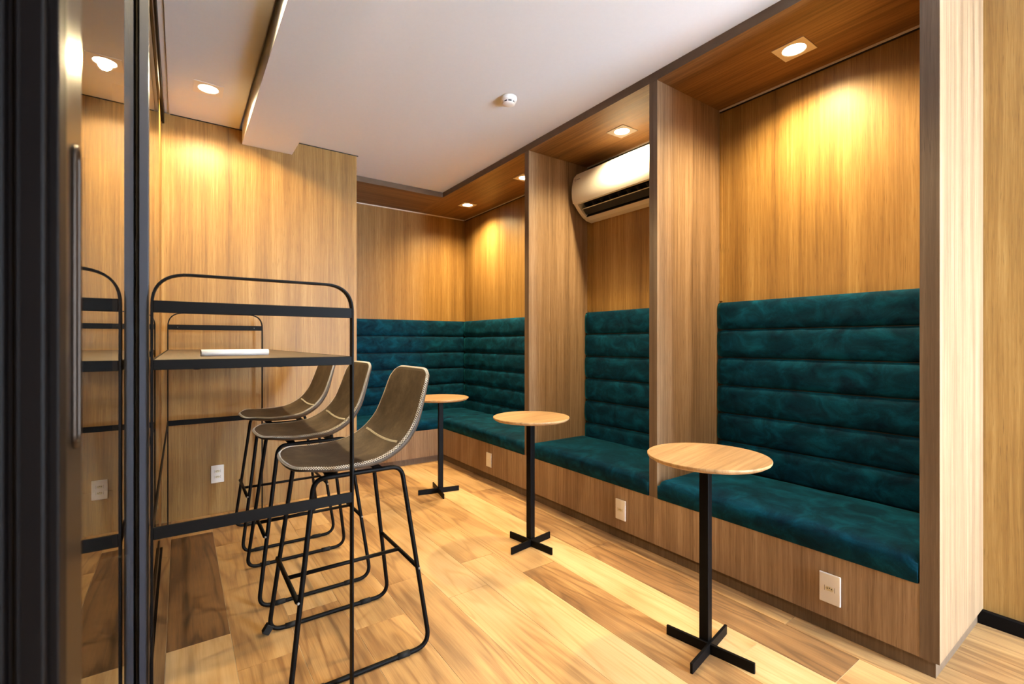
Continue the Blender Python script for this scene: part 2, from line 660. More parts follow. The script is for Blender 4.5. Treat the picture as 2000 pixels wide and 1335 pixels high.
# fixed jamb right beside the camera
jb = MB()
jb.box(-0.30, -0.104, 0.49, 0.53, 0, 2.53, 0.002)
jb.box(-0.104, -0.0830, 0.494, 0.53, 0, 2.53, 0.002)
jb.box(-0.0830, -0.0765, 0.502, 0.532, 0, 2.53, 0.001)
jb.box(-0.0985, -0.0965, 0.4915, 0.496, 0, 2.53, 0.0005)
jb.box(-0.1150, -0.1075, 0.486, 0.49, 0, 2.53, 0.001)
struct(jb.build('door_frame', 'alu_dark'), 'black metal door jamb with vertical ribs')

# rear leaf
d2 = struct(empty('door_2', (-0.12, 2.2, 0)), 'second sliding glass leaf beyond the first')
part(MB().box(-0.130, -0.096, 3.20, 3.262, 0.012, 2.53, 0.001), 'stile', 'alu_daylit', d2)
part(MB().box(-0.112, -0.0878, 1.63, 1.68, 0.012, 2.53, 0.001), 'stile', 'alu', d2)
part(MB().box(-0.112, -0.0878, 1.68, 3.20, 0.012, 0.075), 'bottom_rail', 'alu', d2)
part(MB().box(-0.112, -0.0878, 1.68, 3.20, 2.47, 2.53), 'top_rail', 'alu', d2)
part(MB().box(-0.0975, -0.092, 1.681, 3.199, 0.076, 2.469), 'pane', 'glass', d2)

# ------------------------------------------------------------------ built-in bench joinery
ZB, ZT = 0.059, 0.312
DIV = ((0.477, 0.530), (1.632, 1.684), (2.775, 2.825))
DLAB = ('thick end panel of the alcoves with its outer side in bright daylight, nearest',
        'thick wooden divider panel between the tallest lit alcove and the air conditioner alcove',
        'thick wooden divider panel between the air conditioner alcove and the corner alcove')
for (a, b), lab in zip(DIV, DLAB):
    dv = empty('divider_panel', (XF, (a + b) / 2, ZB))
    tag(dv, lab, 'panel', 'alcove divider panels')
    z0_ = ZB if a < 0.5 else ZT
    part(MB().box(XF + 0.0012, XW - 0.001, a + 0.0005, b - 0.0005, z0_ + 0.0002, HS - 0.001), 'board', 'join', dv)
    part(MB().box(XF - 0.0005, XF + 0.001, a, b, z0_ + 0.0002, HS - 0.0005), 'edge_band', 'edge', dv)
bq = empty('bench_base', (XF, 2.3, 0))
tag(bq, 'low walnut laminate bench base running along the wall and round the corner', 'bench')
for a, b in ((0.530, 1.658), (1.658, 2.800), (2.800, YF)):
    part(MB().box(XF, XF + 0.018, a + 0.0006, b - 0.0006, ZB, ZT), 'front_panel', 'join', bq)
    part(MB().box(XF + 0.018, XW - 0.001, a + 0.001, b - 0.001, ZT - 0.018, ZT - 0.0005), 'seat_board', 'join', bq)
part(MB().box(XP + 0.001, XF + 0.018, YF, YF + 0.018, ZB, ZT), 'front_panel', 'join', bq)
part(MB().box(XP + 0.001, XW - 0.001, YF + 0.018, YA - 0.001, ZT - 0.018, ZT - 0.0005), 'seat_board', 'join', bq)
pl = MB()
pl.box(XF + 0.016, XF + 0.034, 0.491, YF + 0.016, 0.0, ZB)
pl.box(XF + 0.034, XW - 0.023, 0.491, 0.509, 0.0, ZB)
part(pl, 'plinth', 'edge', bq)
part(MB().box(XP + 0.001, XF + 0.034, YF + 0.016, YF + 0.034, 0.0, ZB), 'plinth', 'edge', bq)
# soffit and fascia
so_ = struct(empty('trim_4', (XF, 2.3, HS)), 'dark walnut laminate soffit dropped over the alcoves')
part(MB().box(XF, XW - 0.001, 0.478, YA - 0.001, HS, HS + 0.015), 'soffit', 'soffit', so_)
part(MB().box(XP + 0.001, XF, YF, YA - 0.001, HS, HS + 0.015), 'soffit', 'soffit_x', so_)
part(MB().box(XF - 0.0012, XF + 0.018, 0.478, YF - 0.0012, HS + 0.0152, HC - 0.0005), 'fascia', 'edge_y', so_)
part(MB().box(XF - 0.0012, XF - 0.0001, 0.478, YF - 0.0012, HS, HS + 0.0151), 'fascia_edge', 'edge_y', so_)
part(MB().box(XP + 0.001, XF - 0.0013, YF - 0.0012, YF + 0.018, HS + 0.0152, HC - 0.0005), 'fascia', 'edge_x', so_)
part(MB().box(XP + 0.001, XF - 0.0001, YF - 0.0012, YF - 0.0001, HS, HS + 0.0151), 'fascia_edge', 'edge_x', so_)
# slim battens where the soffit meets the walls
for a, b in ((0.531, 1.631), (1.685, 2.774), (2.826, YA - 0.02)):
    part(MB().box(XW - 0.012, XW - 0.001, a, b, HS - 0.010, HS - 0.0005), 'batten', 'white_satin', so_)
    part(MB().box(XW - 0.008, XW - 0.001, a, b, HS - 0.016, HS - 0.0105), 'batten_gap', 'dark', so_)
part(MB().box(XP + 0.002, XW - 0.013, YA - 0.012, YA - 0.001, HS - 0.010, HS - 0.0005), 'batten', 'white_satin', so_)
# thin scribe strips at the alcove corners
for yy in (1.632, 2.775):
    part(MB().box(XW - 0.010, XW - 0.001, yy - 0.016, yy - 0.001, 1.40, HS - 0.02), 'scribe_strip', 'wall', so_)

# ------------------------------------------------------------------ cushions


BT, BZ = 0.052, ZT + 0.0008
TOPZ = 1.388


def pillow_box(name, dx, dy, dz, r, crown, mat, parent=None, seed=0, nx=14, ny=22):
    """soft upholstered block, origin at its base centre"""
    rnd = random.Random(seed)
    bm = bmesh.new()
    mb = MB()
    mb.box(-dx / 2, dx / 2, -dy / 2, dy / 2, 0, dz)
    bmesh.ops.subdivide_edges(mb.bm, edges=[e for e in mb.bm.edges], cuts=1, use_grid_fill=True)
    mb.bm.free()
    bm.free()
    # build a rounded block from a height-field like shell
    mb = MB()
    bm = mb.bm
    px = sorted({-dx / 2 + r * (1 - math.cos(a)) for a in [0, .4, .8, 1.2, PI / 2]} | {dx / 2 - r * (1 - math.cos(a)) for a in [0, .4, .8, 1.2, PI / 2]} | {-dx / 2 + r + (dx - 2 * r) * i / nx for i in range(nx + 1)})
    py = sorted({-dy / 2 + r * (1 - math.cos(a)) for a in [0, .4, .8, 1.2, PI / 2]} | {dy / 2 - r * (1 - math.cos(a)) for a in [0, .4, .8, 1.2, PI / 2]} | {-dy / 2 + r + (dy - 2 * r) * i / ny for i in range(ny + 1)})

    def clean(v):
        o = [v[0]]
        for q in v[1:]:
            if q - o[-1] > 1e-4:
                o.append(q)
        return o
    px, py = clean(px), clean(py)
    ph = [rnd.uniform(0, 6) for _ in range(6)]

    def h(x, y):
        ex, ey = min(x + dx / 2, dx / 2 - x), min(y + dy / 2, dy / 2 - y)
        d = 0.0
        qx, qy = max(0, r - ex), max(0, r - ey)
        d = min(r, math.hypot(qx, qy))
        top = dz - r + math.sqrt(max(0, r * r - d * d))
        c = crown * (1 - (2 * x / dx) ** 2) * (1 - (2 * y / dy) ** 4)
        w = 0.0022 * math.sin(9 * x + 5 * y + ph[0]) * math.sin(11 * y - 4 * x + ph[1])
        return top + c + w * (1 - d / r)
    T = [[bm.verts.new((x, y, h(x, y))) for y in py] for x in px]
    B = [[None] * len(py) for _ in px]
    for i, x in enumerate(px):
        for j, y in enumerate(py):
            if i in (0, len(px) - 1) or j in (0, len(py) - 1):
                B[i][j] = bm.verts.new((x * 0.998, y * 0.998, 0))
    for i in range(len(px) - 1):
        for j in range(len(py) - 1):
            bm.faces.new((T[i][j], T[i + 1][j], T[i + 1][j + 1], T[i][j + 1]))
    loop = [(i, 0) for i in range(len(px))] + [(len(px) - 1, j) for j in range(1, len(py))] + \
           [(i, len(py) - 1) for i in range(len(px) - 2, -1, -1)] + [(0, j) for j in range(len(py) - 2, 0, -1)]
    for k in range(len(loop)):
        a, b = loop[k], loop[(k + 1) % len(loop)]
        bm.faces.new((T[b[0]][b[1]], T[a[0]][a[1]], B[a[0]][a[1]], B[b[0]][b[1]]))
    bm.faces.new([B[a][b] for a, b in loop])
    bmesh.ops.recalc_face_normals(bm, faces=bm.faces[:])
    return mb.build(name, mat, parent, True)


def seat_cushion(xa, xb, ya, yb, label, seed):
    o = pillow_box('seat_cushion', xb - xa, yb - ya, 0.098, 0.030, 0.016, 'velvet', seed=seed)
    o.location = ((xa + xb) / 2, (ya + yb) / 2, ZT)
    tag(o, label, 'cushion', 'bench seat cushions')
    return o



seat_cushion(XF - 0.004, XW - BT - 0.007, 0.534, 1.628, 'teal velvet seat cushion beneath the tallest lit alcove by the nearest table', 1)
seat_cushion(XF - 0.004, XW - BT - 0.007, 1.688, 2.771, 'teal velvet seat cushion in the alcove below the air conditioner', 2)
seat_cushion(XF - 0.004, XW - BT - 0.007, 2.829, YF - 0.002, 'teal velvet seat cushion along the right wall next to the corner', 3)
seat_cushion(XP + 0.004, XW - BT - 0.007, YF + 0.000, YA - BT - 0.007, 'teal velvet seat cushion across the back of the corner alcove', 4)


def channel(length, hgt, dep, seed, last):
    """one padded horizontal channel: x = depth (front at -dep), y = length, z = 0..hgt"""
    rnd = random.Random(seed)
    ph = [rnd.uniform(0, 6) for _ in range(4)]
    prof = []
    n = 18
    for i in range(n + 1):
        q = -math.cos(PI * i / n)
        s = (q + 1) / 2
        prof.append((-(dep - 0.024) - 0.024 * max(0, 1 - abs(q) ** 4.0) ** 0.55, s * hgt))
    m = max(10, int(length / 0.035))
    mb = MB()
    bm = mb.bm
    rows = []
    for j in range(m + 1):
        y = length * j / m - length / 2
        e = min(y + length / 2, length / 2 - y)
        sq = min(1, e / 0.02)
        pull = 0.014 * (1 - math.sqrt(max(0, 1 - (1 - sq) ** 2)))
        row = []
        for x, z in prof:
            w = 0.0016 * math.sin(13 * y + ph[0]) * math.sin(40 * z + ph[1]) + 0.001 * math.sin(37 * y + ph[2] + 20 * z)
            zz = z
            if 0 < z < hgt:
                zz = z
            else:
                zz = z + 0.0012 * math.sin(9 * y + ph[3]) * (1 if z == 0 else 0)
            row.append(bm.verts.new((x + pull + (w if 0 < z < hgt else 0), y, zz)))
        row.append(bm.verts.new((0, y, hgt)))
        row.append(bm.verts.new((0, y, 0)))
        rows.append(row)
    k = len(rows[0])
    for A, B in zip(rows, rows[1:]):
        for i in range(k):
            bm.faces.new((A[i], A[(i + 1) % k], B[(i + 1) % k], B[i]))
    bm.faces.new(rows[0])
    bm.faces.new(rows[-1][::-1])
    bmesh.ops.recalc_face_normals(bm, faces=bm.faces[:])
    return mb


def back_cushion(length, loc, rz, label, seed, pitch):
    root = empty('back_cushion', loc, rz)
    tag(root, label, 'cushion', 'channelled bench backrests')
    z = TOPZ - BZ
    n = 0
    while z > 0.02:
        hgt = min(pitch, z) - 0.0035
        o = channel(length, hgt, BT, seed * 10 + n, False).build('channel', 'velvet', root, True)
        o.location = (0, 0, z - hgt)
        z -= pitch
        n += 1
    mb = MB()
    mb.box(-0.030, -0.0005, -length / 2 + 0.002, length / 2 - 0.002, 0.002, TOPZ - BZ - 0.004)
    mb.build('groove_shade_board', 'black2', root)  # black board behind the channels stands for the shade in the grooves
    return root


back_cushion(1.632 - 0.530 - 0.008, (XW - 0.002, (0.530 + 1.632) / 2, BZ), 0, 'teal velvet channelled backrest in the tallest lit alcove by the nearest table', 1, 0.165)
back_cushion(2.775 - 1.684 - 0.008, (XW - 0.002, (1.684 + 2.775) / 2, BZ), 0, 'teal velvet channelled backrest under the air conditioner', 2, 0.175)
back_cushion(YA - BT - 0.004 - 2.829, (XW - 0.002, (2.829 + YA - BT - 0.004) / 2, BZ), 0, 'teal velvet channelled backrest on the right wall of the corner alcove', 3, 0.176)
back_cushion(XW - 0.004 - XP - 0.004, ((XP + XW) / 2, YA - 0.002, BZ), PI / 2, 'teal velvet channelled backrest on the back wall of the corner alcove', 4, 0.176)

# ------------------------------------------------------------------ downlights


def downlight(x, y, z, label, group, power, spot=150, blend=1.0):
    root = empty('downlight', (x, y, z))
    tag(root, label, 'light', group)
    R0, H = 0.052, 0.0725
    # square plate with a round hole
    mb = MB()
    bm = mb.bm
    n = 40
    inn_b, inn_t, out_b, out_t = [], [], [], []
    for i in range(n):
        a = 2 * PI * i / n + PI / 4
        c, s = math.cos(a), math.sin(a)
        m = max(abs(c), abs(s))
        inn_b.append(bm.verts.new((R0 * c, R0 * s, -0.004)))
        inn_t.append(bm.verts.new((R0 * c * 0.94, R0 * s * 0.94, -0.0012)))
        out_b.append(bm.verts.new((H * c / m, H * s / m, -0.004)))
        out_t.append(bm.verts.new((H * c / m, H * s / m, -0.0005)))
    for i in range(n):
        j = (i + 1) % n
        bm.faces.new((inn_b[i], inn_b[j], out_b[j], out_b[i]))
        bm.faces.new((out_b[i], out_b[j], out_t[j], out_t[i]))
        bm.faces.new((inn_b[j], inn_b[i], inn_t[i], inn_t[j]))
    bmesh.ops.recalc_face_normals(bm, faces=bm.faces[:])
    mb.build('frame', 'white_satin', root)
    MB().lathe([(0, -0.0025), (0.03, -0.0024), (0.049, -0.0014), (0.049, -0.0006)], n=32).build('lens', 'lens', root, True)
    d = bpy.data.lights.new('downlight_beam', 'SPOT')
    d.energy = power
    d.color = WARM
    d.spot_size = math.radians(spot)
    d.spot_blend = blend
    d.shadow_soft_size = 0.03
    lo = bpy.data.objects.new('downlight_beam', d)
    lo.location = (0, 0, -0.012)
    lo.parent = root
    COL.objects.link(lo)
    return root


for (x, y), lab in zip(((2.42, 1.083), (2.42, 2.166), (2.42, 3.255), (2.42, 4.24)),
                       ('square recessed downlight in soffit over the tallest near alcove',
                        'square recessed downlight in soffit in front of the air conditioner',
                        'square recessed downlight in soffit half hidden by a divider panel',
                        'square recessed downlight in soffit at the room corner')):
    downlight(x, y, HS, lab, 'soffit downlights', SPOT_W)
downlight(0.135, 3.235, HC, 'square recessed downlight in white ceiling left of the beam', 'ceiling downlights', CEIL_W, 166, 0.35)
downlight(0.135, 2.10, HC, 'square recessed downlight in white ceiling above the bar desk', 'ceiling downlights', CEIL_W, 166, 0.35)
downlight(0.135, 0.95, HC, 'square recessed downlight in white ceiling near the door leaf', 'ceiling downlights', CEIL_W, 166, 0.35)

# ------------------------------------------------------------------ smoke detector
sd = empty('smoke_detector', (1.606, 2.32, HC))
tag(sd, 'small white round smoke detector on the white ceiling', 'smoke detector')
MB().lathe([(0, -0.001), (0.048, -0.001), (0.049, -0.006), (0.049, -0.014), (0.046, -0.024), (0.040, -0.028), (0, -0.028)], n=40).build('base', 'white', sd, True)
MB().lathe([(0.034, -0.0282), (0.034, -0.0375), (0, -0.0375)], n=32).build('sensing_chamber', 'dark', sd)
for k in range(8):
    a = 2 * PI * k / 8
    rb = MB().box(0.033, 0.038, -0.003, 0.003, -0.040, -0.0275)
    rb.xf(Matrix.Rotation(a, 4, 'Z'))
    rb.build('rib', 'white', sd)
MB().lathe([(0, -0.046), (0.022, -0.046), (0.034, -0.043), (0.038, -0.0395), (0.038, -0.0378), (0, -0.0378)], n=32).build('cap', 'white', sd, True)

# ------------------------------------------------------------------ air conditioner
ac = empty('air_conditioner', (XW, 2.318, 2.10))
tag(ac, 'white split air conditioner mounted high in the middle alcove', 'air conditioner')
ACY0, ACY1 = 1.90, 2.735
full = [(2.698, 2.44), (2.555, 2.44), (2.530, 2.437), (2.512, 2.425), (2.508, 2.40), (2.508, 2.222), (2.530, 2.198), (2.560, 2.166), (2.600, 2.132), (2.645, 2.110), (2.698, 2.102)]
mid = [(2.698, 2.44), (2.555, 2.44), (2.530, 2.437), (2.512, 2.425), (2.508, 2.40), (2.508, 2.222), (2.519, 2.212), (2.590, 2.240), (2.640, 2.180), (2.612, 2.128), (2.645, 2.110), (2.698, 2.102)]
part(MB().prism(mid, 'Y', ACY0 + 0.035, ACY1 - 0.035), 'body', 'white', ac)
for a, b in ((ACY0, ACY0 + 0.0345), (ACY1 - 0.0345, ACY1)):
    o = part(MB().prism(full, 'Y', a, b), 'end_cap', 'white', ac)
# front panel: shallow curved plate with rounded outer corners
mb = MB()
bm = mb.bm
nz, ny = 14, 24
grid = []
zb_, zt_ = 2.212, 2.442
for i in range(ny + 1):
    y = ACY0 + 0.002 + (ACY1 - ACY0 - 0.004) * i / ny
    e = min(y - ACY0, ACY1 - y)
    row = []
    for k in range(nz + 1):
        s = k / nz
        z = zb_ + (zt_ - zb_) * s
        cut = 0.0
        if e < 0.03:
            q = 1 - e / 0.03
            cut = 0.028 * (1 - math.sqrt(max(0, 1 - q * q)))
            z = zb_ + cut * 0.6 + (zt_ - zb_ - cut * 1.6) * s
        x = 2.484 + 0.022 * (2 * s - 0.85) ** 2 * 0.8
        row.append((x, y, z))
    grid.append(row)
F = [[bm.verts.new(p) for p in r] for r in grid]
Bk = [[bm.verts.new((2.506, p[1], p[2])) for p in r] for r in grid]
for i in range(ny):
    for k in range(nz):
        bm.faces.new((F[i][k], F[i][k + 1], F[i + 1][k + 1], F[i + 1][k]))
        bm.faces.new((Bk[i][k], Bk[i + 1][k], Bk[i + 1][k + 1], Bk[i][k + 1]))
for i in range(ny):
    bm.faces.new((F[i][0], F[i + 1][0], Bk[i + 1][0], Bk[i][0]))
    bm.faces.new((F[i][nz], Bk[i][nz], Bk[i + 1][nz], F[i + 1][nz]))
for k in range(nz):
    bm.faces.new((F[0][k], Bk[0][k], Bk[0][k + 1], F[0][k + 1]))
    bm.faces.new((F[ny][k], F[ny][k + 1], Bk[ny][k + 1], Bk[ny][k]))
bmesh.ops.recalc_face_normals(bm, faces=bm.faces[:])
fp = auto_smooth(part(mb, 'front_panel', 'white', ac), 30)
# emblem ring and small lettering marks, top corner of the panel
lg = MB()
ring = [(2.4838, 2.690 + 0.0075 * math.cos(2 * PI * k / 20), 2.392 + 0.0075 * math.sin(2 * PI * k / 20)) for k in range(20)]
lg.tube(ring, 0.0011, 6, closed=True, up=(1, 0, 0))
lg.bm.transform(Matrix.Translation(-Vector(ac.location)))
em = lg.build('emblem', 'grey', fp)
lt = MB()
yy = 2.674
for w, hh in ((0.004, .007), (0.003, .005), (0.004, .005), (0.003, .005), (0.003, .007), (0.004, .005), (0.003, .005)):
    lt.box(2.4830, 2.4842, yy - w, yy, 2.3885, 2.3885 + hh)
    yy -= w + 0.0018
lt.bm.transform(Matrix.Translation(-Vector(ac.location)))
lt.build('lettering', 'grey', fp)
# outlet: dark lining, blades and the long swing louver
vt = part(MB().prism([(2.5905, 2.2385), (2.6395, 2.1795), (2.632, 2.170), (2.580, 2.228)], 'Y', ACY0 + 0.036, ACY1 - 0.036), 'vent', 'dark', ac)
part(MB().prism([(2.522, 2.2125), (2.589, 2.2385), (2.588, 2.2365), (2.522, 2.2105)], 'Y', ACY0 + 0.036, ACY1 - 0.036), 'vent_lining', 'dark', ac)
part(MB().prism([(2.6385, 2.178), (2.613, 2.130), (2.610, 2.132), (2.636, 2.180)], 'Y', ACY0 + 0.036, ACY1 - 0.036), 'vent_lining', 'dark', ac)
for k in range(9):
    y = ACY0 + 0.08 + k * (ACY1 - ACY0 - 0.16) / 8
    fin = MB().prism([(2.540, 2.208), (2.580, 2.224), (2.622, 2.176), (2.598, 2.150)], 'Y', y - 0.0012, y + 0.0012)
    part(fin, 'fin', 'louver', ac)
part(MB().prism([(2.558, 2.184), (2.566, 2.186), (2.604, 2.150), (2.599, 2.143)], 'Y', ACY0 + 0.045, ACY1 - 0.045), 'louver', 'dark', ac)
part(MB().prism([(2.556, 2.183), (2.559, 2.186), (2.562, 2.182), (2.559, 2.179)], 'Y', ACY0 + 0.045, ACY1 - 0.045), 'louver_edge', 'white_satin', ac)

# ------------------------------------------------------------------ wall sockets


def socket(loc, rz, mods, label, blank=False):
    """plate in the local YZ plane, facing -X"""
    root = empty('wall_socket', loc, rz)
    tag(root, label, 'socket', 'white wall sockets')
    mb = MB()
    mb.box(-0.008, -0.0006, -0.0375, 0.0375, -0.0585, 0.0585, 0.003, 2)
    mb.build('plate', 'white', root)
    for zc in mods:
        if blank:
            MB().lathe([(0, 0.0), (0.006, 0), (0.006, 0.0025), (0.004, 0.004), (0, 0.004)], n=20).xf(Matrix.Translation((-0.0081, 0, zc)) @ Matrix.Rotation(-PI / 2, 4, 'Y')).build('button', 'socket', root, True)
            continue
        hexa = [(-0.015, 0), (-0.010, 0.0085), (0.010, 0.0085), (0.015, 0), (0.010, -0.0085), (-0.010, -0.0085)]
        ins = MB().prism([(y, zc + z) for y, z in hexa], 'X', -0.0092, -0.0081).build('insert', 'socket', root)
        for y, z in ((-0.0075, 0.001), (0, 0.003), (0.0075, 0.001)):
            MB().lathe([(0, 0.0), (0.0021, 0), (0.0021, 0.0006), (0, 0.0006)], n=12).xf(Matrix.Translation((-0.0093, y, zc + z)) @ Matrix.Rotation(-PI / 2, 4, 'Y')).build('pin_hole', 'dark', ins)
        for s in (-1, 1):
            MB().box(-0.0087, -0.0081, s * 0.0175 - 0.0007, s * 0.0175 + 0.0007, zc - 0.010, zc + 0.010).build('module_line', 'grey', root)
    return root


socket((XF, 0.805, 0.180), 0, (0,), 'white single socket plate on bench front below the nearest seat')
socket((XF, 1.886, 0.178), 0, (0,), 'white single socket plate on bench front below the middle seat')
socket((XF, 3.318, 0.177), 0, (0,), 'white plate with one round button on bench front near the corner', True)
socket((0.207, YB, 0.268), PI / 2, (0.019, -0.019), 'white double socket plate on back wall behind the bar desk')

# ------------------------------------------------------------------ round side tables


def side_table(px, py, rot, label):
    root = empty('side_table', (px, py, 0), math.radians(rot))
    tag(root, label, 'table', 'round bistro side tables')
    R = 0.2165
    prof = [(0, 0), (R - 0.014, 0), (R - 0.003, 0.007), (R, 0.012), (R, 0.0165), (R - 0.0015, 0.018), (0, 0.018)]
    tp = auto_smooth(MB().lathe(prof, n=96).build('table_top', 'tabletop', root), 25)
    tp.location = (-0.004, -0.008, 0.710)
    MB().lathe([(0, 0), (0.06, 0), (0.06, 0.004), (0, 0.004)], n=32).build('mounting_plate', 'black', root).location = (0, 0, 0.7059)
    h = 0.0175
    MB().box(-h, h, -h, h, 0.002, 0.7058, 0.002, 2).build('pole', 'black', root)
    # crossed flat bars just in front of the pole
    cx, cy_ = -h - 0.0055, -h - 0.0055
    MB().box(cx - 0.155, cx + 0.163, cy_ - 0.005, cy_ + 0.005, 0, 0.038, 0.0015, 1).build('foot_bar', 'black', root)
    MB().box(cx - 0.005, cx + 0.005, cy_ + 0.0052, cy_ + 0.166, 0, 0.038, 0.0015, 1).build('foot_bar', 'black', root)
    MB().box(cx - 0.005, cx + 0.005, cy_ - 0.158, cy_ - 0.0052, 0, 0.038, 0.0015, 1).build('foot_bar', 'black', root)
    return root


side_table(1.622, 1.040, 10.5, 'nearest and largest looking round oak table on black cross foot, before the tall alcove')
side_table(1.640, 2.150, 9.5, 'round oak table on black cross foot in front of the alcove with air conditioner')
side_table(1.645, 3.300, -12, 'farthest round oak table on black cross foot, partly behind a stool back')

# ------------------------------------------------------------------ bar desk
DX0, DX1, DYA, DYB, DZ = -0.063, 0.463, 1.565, 3.62, 1.104
dk = empty('bar_desk', (0.2, 2.6, 0))
tag(dk, 'high narrow bar desk with black metal hoop frames and brown top', 'desk')
SQ = [(-0.014, -0.0022), (-0.0132, -0.0030), (0.0132, -0.0030), (0.014, -0.0022), (0.014, 0.0022), (0.0132, 0.0030), (-0.0132, 0.0030), (-0.014, 0.0022)]
for y, sgn in ((DYA, 1), (DYB, -1)):
    a, b = DX0 + 0.003, DX1 - 0.003
    pts = fillet([(a, y, 0), (a, y, 1.333), (b, y, 1.333), (b, y, 0)], 0.085, 10)
    fr = auto_smooth(part(MB().tube(pts, 0, sect=SQ, up=(0, 1, 0)), 'hoop_frame', 'black', dk), 40)
    part(MB().box(a + 0.0031, b - 0.0031, y - 0.0135, y - 0.0085, 1.228, 1.260, 0.001, 1), 'upper_rail', 'black', dk)
    part(MB().box(a + 0.0031, b - 0.0031, y - 0.0135, y - 0.0085, 0.632, 0.665, 0.001, 1), 'foot_rail', 'black', dk)
    part(MB().box(a + 0.0031, b - 0.0031, y - 0.0135, y - 0.0075, DZ - 0.027, DZ, 0.001, 1), 'apron', 'black', dk)
    for xx in ((a + 0.05, b - 0.05) if sgn < 0 else ()):
        rv = MB().lathe([(0, 0), (0.003, 0), (0.002, 0.0015), (0, 0.002)], n=10)
        rv.xf(Matrix.Translation((xx, y - 0.0136, 1.244)) @ Matrix.Rotation(PI / 2, 4, 'X'))
        part(rv, 'rivet', 'steel', dk, True)
# side rails
part(MB().box(DX0, DX0 + 0.006, DYA + 0.0142, DYB - 0.0142, DZ - 0.027, DZ, 0.001, 1), 'apron', 'black', dk)
part(MB().box(DX1 - 0.006, DX1, DYA + 0.0142, DYB - 0.0142, DZ - 0.027, DZ, 0.001, 1), 'apron', 'black', dk)
part(MB().box(DX0 + 0.0, DX0 + 0.005, DYA + 0.0142, DYB - 0.0142, 0.634, 0.664, 0.001, 1), 'side_rail', 'black', dk)
part(MB().box(DX0 + 0.0066, DX1 - 0.0066, DYA - 0.0072, DYB - 0.0138, DZ - 0.020, DZ - 0.0005, 0.001, 1), 'desk_top', 'desktop', dk)
for x, y in ((0.041, 1.645), (0.262, 1.660), (0.30, 3.3), (0.06, 3.3), (0.2, 2.5)):
    part(MB().lathe([(0, 0), (0.006, 0), (0.010, -0.006), (0.009, -0.012), (0, -0.013)], (x, y, DZ - 0.0203), n=16), 'fixing_knob', 'black', dk, True)

# rolled paper on the desk
mb = MB()
bm = mb.bm
L = 0.205
nrm = 72
rings = []
for s in (0, 0.5, 1):
    r_ = []
    for k in range(nrm):
        a = 2 * PI * 2.6 * k / (nrm - 1)
        r = 0.0075 + 0.0042 * k / (nrm - 1)
        r_.append((r, a))
    rings.append([bm.verts.new(((s - 0.5) * L, r * math.cos(a + PI * 0.7), r * math.sin(a + PI * 0.7))) for r, a in r_])
for A, B in zip(rings, rings[1:]):
    for k in range(nrm - 1):
        bm.faces.new((A[k], A[k + 1], B[k + 1], B[k]))
roll = mb.build('paper_roll', 'paper', None, True)
roll.location = (0.156, 1.850, DZ + 0.0118)
roll.rotation_euler = (0, 0, math.radians(12))
sol = roll.modifiers.new('thick', 'SOLIDIFY')
sol.thickness = 0.0005
tag(roll, 'rolled white sheet of paper lying on the bar desk', 'paper')

# ------------------------------------------------------------------ bar stools


def catmull(P, n):
    P = [Vector((p[0], p[1], 0)) for p in P]
    out = []
    Q = [P[0] * 2 - P[1]] + P + [P[-1] * 2 - P[-2]]
    for i in range(1, len(Q) - 2):
        p0, p1, p2, p3 = Q[i - 1:i + 3]
        for k in range(n):
            t = k / n
            out.append(0.5 * ((2 * p1) + (p2 - p0) * t + (2 * p0 - 5 * p1 + 4 * p2 - p3) * t * t + (3 * p1 - p0 - 3 * p2 + p3) * t ** 3))
    out.append(P[-1])
    return out


CEN = [(.290, .728), (.335, .719), (.42, .709), (.52, .712), (.59, .726), (.655, .764), (.71, .83), (.744, .91), (.767, .985), (.786, 1.043)]
RIM = [(.290, .732), (.335, .737), (.41, .727), (.51, .730), (.58, .743), (.648, .780), (.700, .84), (.732, .913), (.758, .987), (.781, 1.041)]
CC, RR = catmull(CEN, 12), catmull(RIM, 12)
NS = len(CC) - 1
HW = [(0, .200), (.2, .208), (.45, .210), (.58, .206), (.75, .196), (.9, .186), (1, .182)]
TH = [(0, .012), (.25, .018), (.45, .030), (.6, .034), (.75, .026), (.9, .016), (1, .012)]


def lerp_tab(T, s):
    for (a, va), (b, vb) in zip(T, T[1:]):
        if s <= b:
            return va + (vb - va) * (s - a) / (b - a)
    return T[-1][1]


def samp(A, s):
    f = max(0, min(1, s)) * NS
    i = min(NS - 1, int(f))
    return A[i].lerp(A[i + 1], f - i)


def shell_pt(u, v, outer=0.0):
    """u 0..1 front lip to top edge, v -1..1; returns inner surface (outer=0) or the back (outer=1)"""
    av = abs(v)
    s0 = 0.21 * (1 - math.sqrt(max(0.0, 1 - av ** 2.3)))
    q = max(0.0, (av - 0.62) / 0.38)
    s1 = 1 - 0.085 * (1 - math.sqrt(max(0.0, 1 - q * q)))
    s = s0 + (s1 - s0) * u
    c, r = samp(CC, s), samp(RR, s)
    p = c.lerp(r, av ** 3.2)
    d = samp(CC, min(1, s + .01)) - samp(CC, max(0, s - .01))
    d.normalize()
    nrm = Vector((d.y, -d.x))      # towards the back / underside
    th = lerp_tab(TH, s) * outer * (1 - 0.25 * av ** 4)
    w = lerp_tab(HW, s)
    return Vector((p.x + nrm.x * th, w * v, p.y + nrm.y * th)), Vector((nrm.x, 0, nrm.y))


